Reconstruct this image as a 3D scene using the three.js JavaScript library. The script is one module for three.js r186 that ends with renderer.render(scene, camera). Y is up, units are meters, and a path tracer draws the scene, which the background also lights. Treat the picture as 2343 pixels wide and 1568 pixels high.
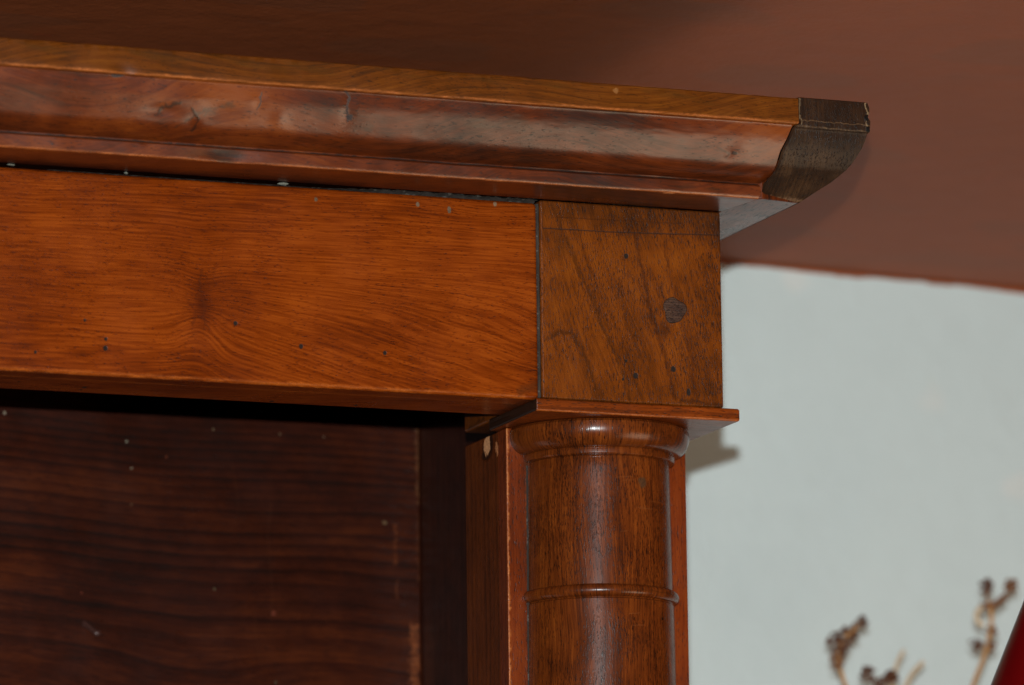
import * as THREE from 'three';
import { RoundedBoxGeometry } from 'three/addons/geometries/RoundedBoxGeometry.js';
import { mergeGeometries, mergeVertices, toCreasedNormals } from 'three/addons/utils/BufferGeometryUtils.js';
import { RectAreaLightUniformsLib } from 'three/addons/lights/RectAreaLightUniformsLib.js';

// ------------------------------------------------------------------ camera, light, exposure
const scene = new THREE.Scene();
scene.background = new THREE.Color(0, 0, 0);
const camera = new THREE.PerspectiveCamera(6.8995, 1024 / 685, 0.05, 30);
const CAM = new THREE.Vector3(-1.143128, -0.489966, 2.629532);
const AX = [[0.9321825, -0.0117792, 0.3617970], [-0.0544838, 0.9835190, 0.1724004], [-0.3578649, -0.1804207, 0.9161774]]
  .map((a) => new THREE.Vector3(...a));                             // camera right, up, back
camera.position.copy(CAM);
camera.quaternion.setFromRotationMatrix(new THREE.Matrix4().makeBasis(...AX));
camera.focus = 2.88;
camera.userData.fStop = 8;
scene.add(camera);

const renderer = new THREE.WebGLRenderer({ antialias: true });
renderer.toneMapping = THREE.LinearToneMapping;
renderer.toneMappingExposure = 1;
renderer.shadowMap.enabled = true;
RectAreaLightUniformsLib.init();

// the flash sits on the camera, above its lens
const FLASH_POS = CAM.clone().addScaledVector(AX[1], 0.098);
const flashLight = new THREE.RectAreaLight(new THREE.Color(0.88, 0.985, 1.0), 12600 * 13.5, 0.016, 0.01);
flashLight.position.copy(FLASH_POS).addScaledVector(AX[2], -0.004);
flashLight.lookAt(flashLight.position.clone().addScaledVector(AX[2], -1));
scene.add(flashLight);
// a broad warm window low on the right in front of the cabinet
const WIN = { pos: new THREE.Vector3(0.98, -1.24, 1.25), aim: new THREE.Vector3(0.0, 0.1, -0.2), w: 1.0, h: 0.9 };
const winLight = new THREE.RectAreaLight(new THREE.Color(1.0, 0.86, 0.62), 2.75, WIN.w, WIN.h);
winLight.position.copy(WIN.pos); winLight.lookAt(WIN.aim);
scene.add(winLight);

// ------------------------------------------------------------------ helpers
const FPX = 13005.38;                                               // focal length in pixels of a 2342 x 1568 picture
function ray(u, v) {
  return new THREE.Vector3().addScaledVector(AX[0], (u - 1171) / FPX).addScaledVector(AX[1], -(v - 784) / FPX).addScaledVector(AX[2], -1);
}
function onZ(u, v, z) { const d = ray(u, v); return CAM.clone().addScaledVector(d, (z - CAM.z) / d.z); }
function onX(u, v, x) { const d = ray(u, v); return CAM.clone().addScaledVector(d, (x - CAM.x) / d.x); }
function onPlane(u, v, P, n) { const d = ray(u, v); return CAM.clone().addScaledVector(d, P.clone().sub(CAM).dot(n) / d.dot(n)); }

let seed = 12345;
function rnd() { seed = (seed * 1664525 + 1013904223) >>> 0; return seed / 4294967296; }
const RND = (() => { const a = new Float32Array(65536); for (let i = 0; i < a.length; i++) a[i] = rnd(); return a; })();
const hash = (x, y) => RND[((x * 73 + y * 9277 + ((x * y) & 255) * 31) & 65535)];
function vn(x, y) {
  const xi = Math.floor(x), yi = Math.floor(y); let fx = x - xi, fy = y - yi;
  fx = fx * fx * (3 - 2 * fx); fy = fy * fy * (3 - 2 * fy);
  const a = hash(xi, yi), b = hash(xi + 1, yi), c = hash(xi, yi + 1), d = hash(xi + 1, yi + 1);
  return (a + (b - a) * fx) * (1 - fy) + (c + (d - c) * fx) * fy;
}
function fbm(x, y, n = 4) { let s = 0, a = 0.5, t = 0; for (let i = 0; i < n; i++) { s += a * vn(x, y); t += a; x = x * 2.03 + 17.3; y = y * 2.03 + 5.7; a *= 0.5; } return s / t - 0.5; }
const clamp = (x, a = 0, b = 1) => Math.min(b, Math.max(a, x));
const smooth = (a, b, x) => { const t = clamp((x - a) / (b - a)); return t * t * (3 - 2 * t); };
const mix3 = (a, b, t) => [a[0] + (b[0] - a[0]) * t, a[1] + (b[1] - a[1]) * t, a[2] + (b[2] - a[2]) * t];

function tex(data, W, H, srgb) {
  const t = new THREE.DataTexture(data, W, H, THREE.RGBAFormat);
  t.colorSpace = srgb ? THREE.SRGBColorSpace : THREE.NoColorSpace;
  t.magFilter = THREE.LinearFilter; t.minFilter = THREE.LinearMipmapLinearFilter; t.generateMipmaps = true;
  t.wrapS = t.wrapT = THREE.MirroredRepeatWrapping; t.needsUpdate = true;
  return t;
}
function segDist(px, py, pts) {
  let best = 1e9, side = 0;
  for (let i = 0; i + 1 < pts.length; i++) {
    const ax = pts[i][0], ay = pts[i][1], bx = pts[i + 1][0] - ax, by = pts[i + 1][1] - ay;
    const t = clamp(((px - ax) * bx + (py - ay) * by) / (bx * bx + by * by));
    const dx = px - ax - bx * t, dy = py - ay - by * t, d = dx * dx + dy * dy;
    if (d < best) { best = d; side = dx * by - dy * bx; }
  }
  return [Math.sqrt(best), side];
}
/* A varnished board. region = [a0, a1, b0, b1] metres covered by the texture; grain runs along a or b.
   field(a, b) gives the growth-ring coordinate in metres; tone(a, b) extra darkness; marks: stains, worm holes, scars. */
function wood(o) {
  const { W, H, region, along = 'a', base, dark, light } = o, [a0, a1, b0, b1] = region, n = W * H;
  const dk = new Float32Array(n), hgt = new Float32Array(n), rg = new Float32Array(n);
  const S = o.seed ?? 0, sw = a1 - a0, sh = b1 - b0;
  const ringW = o.ring ?? 0.006, ringA = o.ringAmp ?? 0.3, warp = o.warp ?? 0.004;
  for (let j = 0; j < H; j++) for (let i = 0; i < W; i++) {
    const a = a0 + (i + 0.5) / W * sw, b = b0 + (j + 0.5) / H * sh, k = j * W + i;
    const s = along === 'a' ? a : b, t = along === 'a' ? b : a;
    let f = o.field ? o.field(a, b) : t;
    f += warp * 2 * fbm(s * 9 + S, t * 26 + S, 3) + 0.0006 * fbm(s * 60 + S, t * 300, 2);
    const r1 = f / ringW + 40, p1 = r1 - Math.floor(r1), amp1 = 0.4 + 1.1 * hash(Math.floor(r1) + 3, S | 0);
    const saw = p1 < 0.85 ? Math.pow(p1 / 0.85, 2.5) : 1 - (p1 - 0.85) / 0.15;
    const r2 = f / (ringW * 0.27) + 90, p2 = r2 - Math.floor(r2);
    let d = 0.42 + ringA * (saw * amp1 - 0.35) + ringA * 0.3 * (Math.abs(p2 - 0.5) * 2 - 0.5);
    d += (o.fibre ?? 0.22) * (vn(s * 70 + S * 3, f * 2600) - 0.5) + 0.18 * (vn(s * 260, t * 3800 + 9) - 0.5);
    d += (o.blotch ?? 0.5) * fbm(s * 14 + S * 2, t * 40 + 3, 4) + (o.mottle ?? 0.25) * fbm(a * 120 + 7, b * 120 + S, 3);
    if (o.tone) d += o.tone(a, b);
    dk[k] = d; hgt[k] = 0.6 - 0.25 * saw * ringA + 0.25 * fbm(s * 30, t * 500, 2); rg[k] = fbm(a * 50 + 3, b * 50 + S, 3);
  }
  const mx = W / sw, my = H / sh, stamp = (x, y, v, hh) => { for (let q = 0; q < pw; q++) { const X = (x + (along === 'a' ? 0 : q)) | 0, Y = (y + (along === 'a' ? q : 0)) | 0; if (X >= 0 && Y >= 0 && X < W && Y < H) { const k = Y * W + X; dk[k] += v; hgt[k] -= hh; } } };
  const pw = o.poreW ?? 2;
  let ps = (S * 977 + 5) >>> 0; const pr = () => { ps = (ps * 1664525 + 1013904223) >>> 0; return ps / 4294967296; };
  for (let q = 0; q < (o.pores ?? 0); q++) {
    const len = (o.poreLen ?? 0.003) * (0.3 + 1.2 * pr() * pr()), x = pr() * W, y = pr() * H, v = (o.poreDark ?? 0.5) * (0.4 + pr());
    if (o.poreMask && vn(x / mx * 60 + 3, y / my * 60) < o.poreMask * pr() * 2) continue;
    const L = len * (along === 'a' ? mx : my), drift = (pr() - 0.5) * 0.12;
    for (let e = 0; e < L; e++) { const tp = Math.sin(Math.PI * (e + 0.5) / L); along === 'a' ? stamp(x + e, y + drift * e, v * tp, 0.25 * tp) : stamp(x + drift * e, y + e, v * tp, 0.25 * tp); }
  }
  const col = new Uint8Array(n * 4), bump = new Uint8Array(n * 4), rou = new Uint8Array(n * 4);
  for (let k = 0; k < n; k++) {
    const d = dk[k]; let c = d < 0.42 ? mix3(light, base, clamp(d / 0.42)) : mix3(base, dark, clamp((d - 0.42) / 0.75));
    if (o.tint) { const q = o.tint(a0 + (k % W + 0.5) / W * sw, b0 + (Math.floor(k / W) + 0.5) / H * sh); c = [c[0] * q[0], c[1] * q[1], c[2] * q[2]]; }
    let r = (o.rough ?? 0.4) + 0.14 * rg[k] + 0.10 * clamp(d - 0.6);
    col[k * 4] = c[0]; col[k * 4 + 1] = c[1]; col[k * 4 + 2] = c[2]; col[k * 4 + 3] = 255; hgt[k] = clamp(hgt[k]); rou[k * 4 + 1] = 255 * clamp(r);
  }
  for (const m of o.marks ?? []) {                                   // { a, b, ra, rb, col, op, dip, rough, rag, pts, wd }
    const ext = (m.pts ? m.wd * 3 : Math.max(m.ra, m.rb) * 1.6) + 0.001;
    const as = m.pts ? m.pts.map((q) => q[0]) : [m.a], bs = m.pts ? m.pts.map((q) => q[1]) : [m.b];
    const i0 = Math.max(0, Math.floor((Math.min(...as) - ext - a0) * mx)), i1 = Math.min(W - 1, Math.ceil((Math.max(...as) + ext - a0) * mx));
    const j0 = Math.max(0, Math.floor((Math.min(...bs) - ext - b0) * my)), j1 = Math.min(H - 1, Math.ceil((Math.max(...bs) + ext - b0) * my));
    const rt = m.rot ?? 0, cr = Math.cos(rt), sr = Math.sin(rt);
    for (let j = j0; j <= j1; j++) for (let i = i0; i <= i1; i++) {
      const a = a0 + (i + 0.5) / sw * sw / W * sw, b = b0 + (j + 0.5) / H * sh, k = j * W + i; let w;
      if (m.pts) {
        const wob = m.wd * (m.rag ?? 0.6) * 2 * fbm(a * 500, b * 500, 3), [d, sd] = segDist(a + wob, b + wob * 0.7, m.pts);
        const reach = (m.oneSide && sd * m.oneSide > 0) ? m.wd * (m.tail ?? 4) : m.wd;
        w = 1 - smooth(reach * (m.soft ?? 0.3), reach, d);
      } else {
        const da = a - m.a, db = b - m.b, x = (da * cr + db * sr) / m.ra, y = (-da * sr + db * cr) / m.rb;
        const q = Math.hypot(x, y) + (m.rag ?? 0.3) * 2 * fbm(a * 0.9 / m.ra + 7, b * 0.9 / m.rb + m.a * 999, 3);
        w = 1 - smooth(m.soft ?? 0.7, 1.05, q);
      }
      w *= (m.op ?? 1) * (m.grain ? clamp(0.35 + 1.5 * (0.5 + fbm(along === 'a' ? a * 150 : a * 1200, along === 'a' ? b * 1200 : b * 150, 3) - 0.25)) : 1);
      if (w <= 0) continue; w = clamp(w);
      for (let q = 0; q < 3; q++) col[k * 4 + q] = col[k * 4 + q] * (1 - w) + m.col[q] * w * (0.85 + 0.3 * vn(a * 2500, b * 2500));
      hgt[k] = clamp(hgt[k] - (m.dip ?? 0) * w); if (m.rough) rou[k * 4 + 1] = rou[k * 4 + 1] * (1 - w) + 255 * m.rough * w;
    }
  }
  for (let k = 0; k < n; k++) { bump[k * 4] = bump[k * 4 + 1] = bump[k * 4 + 2] = 255 * hgt[k]; bump[k * 4 + 3] = 255; rou[k * 4] = 255; rou[k * 4 + 2] = 0; rou[k * 4 + 3] = 255; }
  const mat = new THREE.MeshPhysicalMaterial({
    map: tex(col, W, H, true), bumpMap: tex(bump, W, H), bumpScale: o.bump ?? 0.00025, roughnessMap: tex(rou, W, H), roughness: 1, metalness: 0,
    specularIntensity: o.spec ?? 0.55, ior: o.ior ?? 1.5, clearcoat: o.coat ?? 0, clearcoatRoughness: o.coatRough ?? 0.3,
  });
  mat.userData.region = region;
  return mat;
}
function plainMat(rgb, rough = 0.9, extra = {}) { const c = new THREE.Color(); c.setRGB(rgb[0] / 255, rgb[1] / 255, rgb[2] / 255, THREE.SRGBColorSpace); return new THREE.MeshPhysicalMaterial({ color: c, roughness: rough, ...extra }); }

function creased(g, a) { g.scale(1000, 1000, 1000); const q = toCreasedNormals(g, a); q.scale(0.001, 0.001, 0.001); return q; }
function part(name, geo, mat, parent, label) {
  const m = new THREE.Mesh(geo, mat); m.name = name; m.castShadow = m.receiveShadow = true; parent.add(m);
  if (label) m.userData.label = label;
  return m;
}
function thing(name, label, category, group) {
  const g = new THREE.Group(); g.name = name; g.userData = { label, category }; if (group) g.userData.group = group; scene.add(g); return g;
}
function structure(name, geo, mat) { const m = part(name, geo, mat, scene); m.userData.kind = 'structure'; return m; }
function uvFrom(geo, region, pick) {                                 // uv in the texture's own metres, by dominant normal or by pick
  const g = geo, p = g.attributes.position, nn = g.attributes.normal, uv = new Float32Array(p.count * 2), [a0, a1, b0, b1] = region;
  for (let i = 0; i < p.count; i++) {
    const x = p.getX(i), y = p.getY(i), z = p.getZ(i), nx = Math.abs(nn.getX(i)), ny = Math.abs(nn.getY(i)), nz = Math.abs(nn.getZ(i));
    let a, b;
    if (pick) [a, b] = pick(x, y, z); else if (nz >= nx && nz >= ny) { a = x; b = y; } else if (ny >= nx) { a = x; b = y + z * 0.999; } else { a = x + z; b = y; }
    uv[i * 2] = (a - a0) / (a1 - a0); uv[i * 2 + 1] = (b - b0) / (b1 - b0);
  }
  g.setAttribute('uv', new THREE.BufferAttribute(uv, 2)); return g;
}
function slab(x0, x1, y0, y1, z0, z1, r, region, seg = 3, pick) {
  const g = new RoundedBoxGeometry(x1 - x0, y1 - y0, z1 - z0, seg, r); g.translate((x0 + x1) / 2, (y0 + y1) / 2, (z0 + z1) / 2);
  return region ? uvFrom(g, region, pick) : g;
}
function grid(nu, nv, fn, uvf) {                                     // surface of (nu+1) x (nv+1) points
  const pos = [], uv = [], idx = [];
  for (let j = 0; j <= nv; j++) for (let i = 0; i <= nu; i++) { const P = fn(i / nu, j / nv, i, j); pos.push(P[0], P[1], P[2]); const q = uvf(P, i / nu, j / nv); uv.push(q[0], q[1]); }
  for (let j = 0; j < nv; j++) for (let i = 0; i < nu; i++) { const k = j * (nu + 1) + i; idx.push(k, k + 1, k + nu + 2, k, k + nu + 2, k + nu + 1); }
  const g = new THREE.BufferGeometry();
  g.setAttribute('position', new THREE.Float32BufferAttribute(pos, 3)); g.setAttribute('uv', new THREE.Float32BufferAttribute(uv, 2)); g.setIndex(idx); g.computeVertexNormals();
  return g;
}

// ------------------------------------------------------------------ setting: ceiling and wall
const WALL_Z = -0.65, CEIL_Y = onZ(1711, 600.5, WALL_Z).y;
const WC = onZ(1711, 600.5, WALL_Z), wallTurn = THREE.MathUtils.degToRad(7.24);
const wallDir = new THREE.Vector3(Math.cos(wallTurn), 0, -Math.sin(wallTurn)), wallNrm = new THREE.Vector3(Math.sin(wallTurn), 0, Math.cos(wallTurn));
function plaster(W, H, span, base, amp, spots, bumpAmt, rough, bumpScale) {
  const n = W * H, col = new Uint8Array(n * 4), bmp = new Uint8Array(n * 4);
  for (let j = 0; j < H; j++) for (let i = 0; i < W; i++) {
    const a = i / W * span, b = j / H * span * H / W, k = (j * W + i) * 4;
    let m = 1 + amp * (fbm(a * 12, b * 12, 4) + 0.6 * fbm(a * 90 + 4, b * 90, 3)); let c = base.map((q) => q * m);
    for (const s of spots) { const v = fbm(a * s.f + s.o, b * s.f * (s.st ?? 1) + s.o, 3); if (v > s.th) c = mix3(c, s.col, s.op * smooth(s.th, s.th + 0.06, v)); }
    const h = 0.5 + bumpAmt * (fbm(a * 60, b * 60, 4) + 0.5 * fbm(a * 600 + 3, b * 600, 3));
    for (let q = 0; q < 3; q++) { col[k + q] = clamp(c[q], 0, 255); bmp[k + q] = 255 * clamp(h); } col[k + 3] = bmp[k + 3] = 255;
  }
  return new THREE.MeshPhysicalMaterial({ map: tex(col, W, H, true), bumpMap: tex(bmp, W, H), bumpScale, roughness: rough, specularIntensity: 0.38 });
}
const ceilMat = plaster(1024, 1024, 0.8, [154, 77, 41], 0.08, [{ f: 130, o: 3, th: 0.31, col: [170, 76, 44], op: 0.5 }, { f: 9, o: 8, th: 0.12, st: 2, col: [134, 78, 54], op: 0.35 }], 0.8, 0.6, 0.0006);
const wallMat = plaster(1024, 1024, 0.8, [209, 218, 218], 0.02, [{ f: 14, o: 31, th: 0.24, col: [230, 222, 216], op: 0.35 }], 0.8, 0.75, 0.0008);
{
  const g = new THREE.BoxGeometry(3.4, 0.06, 4.2); g.translate(0, CEIL_Y + 0.03, WALL_Z - 0.35 + 2.1); uvFrom(g, [0, 0.8, 0, 0.8], (x, y, z) => [x, z]);
  structure('ceiling', g, ceilMat);
  const w = new THREE.BoxGeometry(3.0, 1.6, 0.08); w.translate(0, CEIL_Y - 0.8 - 0.0005, -0.04); uvFrom(w, [0, 0.8, 0, 0.8], (x, y) => [x, y]);
  w.rotateY(wallTurn); w.translate(WC.x, 0, WC.z); structure('wall', w, wallMat);
  // brown ceiling paint lapping raggedly onto the top of the white wall
  const N = 700, e = grid(N, 2, (u, v) => {
    const s = -0.35 + u * 1.2, drop = 0.0012 + 0.0022 * Math.max(0, fbm(s * 26, 3, 3) + 0.25) + 0.0035 * Math.pow(Math.max(0, fbm(s * 70, 9, 2) + 0.12), 1.6);
    const P = WC.clone().addScaledVector(wallDir, s).addScaledVector(wallNrm, 0.0008 - (v === 1 ? 0.0007 : 0)); return [P.x, CEIL_Y - 0.0006 - drop * v, P.z];
  }, (P) => [P[0] / 0.8, P[1] / 0.8]);
  structure('paint_edge', e, ceilMat);
}

// ------------------------------------------------------------------ the cabinet
const W = 0.10, BH = 0.1026, PZ = -0.0511, BACK = -0.34;             // block width and height, pilaster face, back panel
const cabinet = thing('cabinet', 'old varnished walnut cabinet corner with moulded cornice and half round column', 'cabinet');
const F2 = (u, v, z = 0) => { const p = onZ(u, v, z); return { a: p.x, b: p.y }; };
const hole = (u, v, r = 0.0011, z = 0, rb) => ({ ...F2(u, v, z), ra: r, rb: rb ?? r * 1.15, col: [34, 26, 24], op: 0.95, dip: 0.9, rough: 0.9, rag: 0.15 });
const poly = (pts, z = 0) => pts.map(([u, v]) => { const p = onZ(u, v, z); return [p.x, p.y]; });

// frieze board
const knot = F2(460, 700);
const friezeMat = wood({
  W: 2048, H: 700, region: [-0.43, -0.095, -0.004, 0.108], along: 'a', base: [112, 43, 4], dark: [58, 17, 2], light: [138, 60, 10], seed: 3,
  ring: 0.0022, ringAmp: 0.13, warp: 0.004, blotch: 0.75, mottle: 0.2, pores: 9000, poreLen: 0.0036, poreDark: 0.45, poreMask: 0.45, rough: 0.3, spec: 0.3, fibre: 0.55,
  field: (a, b) => {
    const dx = a - knot.a, dy = b - knot.b, low = 1 - smooth(0.025, 0.075, b);
    let f = b * (1 - 0.35 * low) - 0.015 * a + low * 0.13 * Math.max(0, dx + 0.01) + low * 0.03 * dx;
    f += 0.006 * Math.exp(-(dx * dx) / 0.00012 - (dy * dy) / 0.0009) * Math.sign(dy || 1) * Math.min(1, Math.abs(dy) / 0.006);
    return f;
  },
  tone: (a, b) => {
    const dx = a - knot.a, dy = b - knot.b;
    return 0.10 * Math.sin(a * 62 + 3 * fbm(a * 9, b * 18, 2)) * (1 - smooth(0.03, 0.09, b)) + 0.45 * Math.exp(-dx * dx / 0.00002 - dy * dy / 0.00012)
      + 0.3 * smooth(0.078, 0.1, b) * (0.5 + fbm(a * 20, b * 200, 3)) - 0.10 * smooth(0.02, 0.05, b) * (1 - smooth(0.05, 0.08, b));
  },
  marks: [hole(538, 740), hole(241, 776, 0.0009), hole(240, 797, 0.0012), hole(688, 793, 0.0012), hole(880, 808, 0.0011), hole(193, 733, 0.0007), hole(80, 806, 0.0008), { pts: [[-0.44, 0.0004], [-0.11, 0.0004]], wd: 0.0017, col: [168, 86, 30], op: 0.7, rag: 0.5, soft: 0.1, grain: 1 },
    { ...F2(722, 456), ra: 0.0011, rb: 0.0012, op: 0.8, col: [86, 74, 63], rag: 0.3, rough: 0.9 }, { ...F2(955, 468), ra: 0.0011, rb: 0.0014, op: 0.8, col: [105, 93, 80], rag: 0.3, rough: 0.9 },
    { ...F2(1027, 480), ra: 0.0011, rb: 0.002, op: 0.8, col: [90, 80, 70], rag: 0.3, rough: 0.9 }, { ...F2(1132, 467), ra: 0.0012, rb: 0.0014, op: 0.8, col: [115, 97, 80], rag: 0.3, rough: 0.9 },
    { pts: poly([[458, 620], [455, 665], [470, 700], [462, 730], [480, 752]]), wd: 0.0013, col: [78, 30, 8], op: 0.6, rag: 1, soft: 0 },
    { pts: poly([[430, 690], [446, 712], [440, 745]]), wd: 0.0012, col: [84, 32, 8], op: 0.5, rag: 1, soft: 0 },
    { pts: poly([[1190, 896], [1236, 880]]), wd: 0.004, col: [70, 34, 16], op: 0.5, rag: 0.8, soft: 0 }],
});
{
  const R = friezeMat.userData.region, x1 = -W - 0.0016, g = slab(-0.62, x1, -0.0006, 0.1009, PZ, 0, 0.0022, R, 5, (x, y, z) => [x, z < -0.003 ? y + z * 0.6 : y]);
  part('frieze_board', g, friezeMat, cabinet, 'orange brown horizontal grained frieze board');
}
// corner block
const blockMat = wood({
  W: 900, H: 940, region: [-0.103, 0.003, -0.005, 0.107], along: 'b', base: [108, 51, 11], dark: [44, 20, 6], light: [130, 66, 16], seed: 8,
  ring: 0.011, ringAmp: 0.10, warp: 0.004, blotch: 0.35, mottle: 0.5, pores: 11000, poreLen: 0.0034, poreDark: 0.6, poreMask: 0.4, rough: 0.32, spec: 0.3, fibre: 0.3,
  field: (a, b) => a + 0.35 * b,
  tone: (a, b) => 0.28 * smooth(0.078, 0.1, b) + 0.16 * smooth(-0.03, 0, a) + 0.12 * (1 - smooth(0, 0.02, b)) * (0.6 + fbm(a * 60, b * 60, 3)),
  marks: [
    { pts: poly([[1262, 470], [1300, 560], [1322, 620], [1352, 680], [1372, 740], [1402, 800], [1420, 850], [1440, 912]]), wd: 0.0011, oneSide: -1, tail: 2.5, col: [64, 32, 12], op: 0.75, rag: 1, soft: 0.1, grain: 1 },
    { pts: poly([[1452, 540], [1462, 600], [1478, 660], [1490, 730], [1512, 790], [1530, 850], [1542, 912]]), wd: 0.0011, oneSide: -1, tail: 2, col: [60, 28, 12], op: 0.75, rag: 1, soft: 0.1, grain: 1 },
    { pts: poly([[1518, 560], [1535, 640], [1562, 740], [1582, 830], [1590, 900]]), wd: 0.001, oneSide: -1, tail: 2, col: [70, 32, 12], op: 0.55, rag: 1, soft: 0.1, grain: 1 },
    { pts: poly([[1415, 640], [1428, 720], [1456, 790], [1476, 850], [1490, 905]]), wd: 0.0008, oneSide: -1, tail: 2, col: [70, 34, 12], op: 0.5, rag: 1, soft: 0.1, grain: 1 },
    { pts: poly([[1256, 775], [1278, 762], [1305, 764], [1330, 800], [1348, 840], [1362, 890]]), wd: 0.0014, oneSide: -1, tail: 2, col: [60, 30, 12], op: 0.75, rag: 1, soft: 0.1, grain: 1 },
    { ...F2(1282, 560), ra: 0.006, rb: 0.012, col: [70, 36, 14], op: 0.55, rag: 0.5, soft: 0.2, grain: 1 },
    { ...F2(1520, 760), ra: 0.006, rb: 0.007, col: [56, 26, 12], op: 0.55, rag: 0.5, soft: 0.1 },
    { pts: poly([[1242, 522], [1400, 531], [1520, 535], [1650, 538]]), wd: 0.0005, col: [44, 22, 12], op: 0.7, rag: 0.5, dip: 0.4, rough: 0.8 },
    { pts: poly([[1270, 497], [1420, 505], [1560, 512]]), wd: 0.0004, col: [60, 28, 10], op: 0.5, rag: 0.5 },
    hole(1432, 586, 0.0013), hole(1454, 860, 0.0015), hole(1540, 845, 0.0015), hole(1575, 897, 0.0012, 0, 0.0022), hole(1432, 826, 0.0008), hole(1425, 868, 0.0007),
    { pts: poly([[1560, 915], [1655, 932]]), wd: 0.0022, col: [52, 26, 14], op: 0.6, rag: 1, soft: 0 },
    { pts: poly([[1240, 912], [1400, 920]]), wd: 0.0012, col: [60, 30, 14], op: 0.5, rag: 1, soft: 0 }],
});
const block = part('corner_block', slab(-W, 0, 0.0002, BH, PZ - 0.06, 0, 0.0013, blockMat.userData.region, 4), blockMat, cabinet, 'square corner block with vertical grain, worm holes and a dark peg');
{
  const c = onZ(1543, 710, 0), N = 40, g = grid(N, 10, (u, v) => {
    const th = u * Math.PI * 2, q = 1 - v, r = 0.0068 * Math.min(1, q * 1.0) * (1 + 0.10 * Math.sin(th * 3 + 1) + 0.05 * Math.sin(th * 5)) * (q > 0.93 ? 1 : 1);
    return [c.x + r * Math.cos(th), c.y + r * Math.sin(th) * 1.06, (q > 0.95 ? -0.0012 : 0.0005 + 0.0003 * fbm(Math.cos(th) * r * 900 + 5, Math.sin(th) * r * 900, 2))];
  }, (P) => [(P[0] - c.x + 0.008) / 0.016, (P[1] - c.y + 0.008) / 0.016]);
  const pegMat = wood({ W: 160, H: 160, region: [0, 0.016, 0, 0.016], along: 'a', base: [58, 34, 23], dark: [28, 17, 13], light: [90, 62, 44], seed: 15, ring: 0.0013, ringAmp: 0.3, warp: 0.003, pores: 200, poreLen: 0.002, rough: 0.65, bump: 0.0006, mottle: 0.9 });
  part('peg', g, pegMat, block, 'dark round wooden peg');
}
// filler in the joints: crusty grey putty between frieze and block, dust on the ledge under the cornice
const puttyMat = plaster(256, 256, 0.02, [66, 56, 50], 0.6, [{ f: 500, o: 3, th: 0.14, col: [112, 104, 96], op: 0.5 }], 1, 0.95, 0.0006);
{
  const lump = (n, fn) => fn;
  const g = grid(260, 4, (u, v) => { const y = 0.0006 + u * 0.1000, s = v - 0.5, wv = 0.0003 * fbm(y * 300, 2, 3); return [-W - 0.0008 + s * 0.0024 + wv, y, -0.0007 - 0.0016 * s * s * 4 + 0.0008 * fbm(y * 900, s * 3, 3)]; }, (P) => [P[1] / 0.02, P[0] / 0.02]);
  part('joint_filler', g, puttyMat, cabinet, 'crusty grey filler in the vertical joint');
  const d = grid(420, 6, (u, v) => {                                   // dust lying on the frieze's top edge
    const x = -0.36 + u * (0.36 - W - 0.001), k = smooth(-0.225, -0.17, x); return [x, 0.1008 + (0.0003 + 0.0019 * k) * Math.sin(Math.PI * (0.3 + 0.65 * v)) * (1 + 0.9 * fbm(x * 420, v * 3, 3)), -0.0002 - 0.006 * v];
  }, (P) => [P[0] / 0.02, P[2] / 0.02]);
  part('dust_ridge', d, puttyMat, cabinet, 'grey dust packed in the gap under the cornice');
  const flake = plainMat([112, 108, 96], 0.9);
  for (const [u, v, sx, sy] of [[647, 421, 0.0024, 0.0007], [287, 396, 0.0008, 0.0006], [25, 377, 0.0018, 0.0004]]) {
    const p = onZ(u, v, -0.002), f = new THREE.IcosahedronGeometry(1, 2), q = f.attributes.position;
    for (let i = 0; i < q.count; i++) { const m = 0.8 + 0.6 * vn(q.getX(i) * 2 + u, q.getY(i) * 2 + q.getZ(i)); q.setXYZ(i, q.getX(i) * m * sx, q.getY(i) * m * sy, q.getZ(i) * m * 0.001); }
    f.translate(p.x, p.y, p.z); f.computeVertexNormals(); part('plaster_fleck', f, flake, cabinet, 'white fleck of plaster');
  }
}
// ---- cornice: profile points [y, z, x where the front length ends]
const PROF = [
  [0.1515, 0.0500, 0.0192], [0.1515, 0.0574, 0.0192], [0.1510, 0.0579, 0.0192], [0.1450, 0.0580, 0.0192], [0.1390, 0.0580, 0.0192], [0.1382, 0.0577, 0.0190], [0.1379, 0.0571, 0.0182],
  [0.1374, 0.0564, 0.0168], ...Array.from({ length: 19 }, (_, k) => {   // ovolo: leaning out of the vertical at the top, rolling under at the foot
    let z = 0.0560; const q = k / 18; for (let n = 0; n < 60; n++) { const u = (n + 0.5) / 60 * q; z -= Math.tan(THREE.MathUtils.degToRad(12 + 18 * smooth(0.05, 0.4, u) + 44 * Math.pow(smooth(0.6, 1, u), 1.2))) * 0.0252 * q / 60; }
    return [0.1364 - 0.0252 * q, z, 0.0160 - 0.0032 * Math.min(1, q * 2.2) - 0.0030 * q - 0.0020 * Math.max(0, q - 0.85) / 0.15];
  }),
  [0.1104, 0.0338, 0.0068], [0.1098, 0.0352, 0.0066], [0.1091, 0.0359, 0.0068], [0.1060, 0.0354, 0.0075], [0.1036, 0.0349, 0.0064], [0.1030, 0.0344, 0.0060], [0.1028, 0.0336, 0.0058], [0.1028, 0.0220, 0.0038], [0.1028, 0.0010, 0.0004],
];
function refine(P, per) {                                            // more points along each span, keeping the corners
  const out = []; for (let i = 0; i + 1 < P.length; i++) for (let k = 0; k < per; k++) { const t = k / per; out.push(P[i].map((q, c) => q + (P[i + 1][c] - q) * t)); } out.push(P[P.length - 1]); return out;
}
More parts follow.
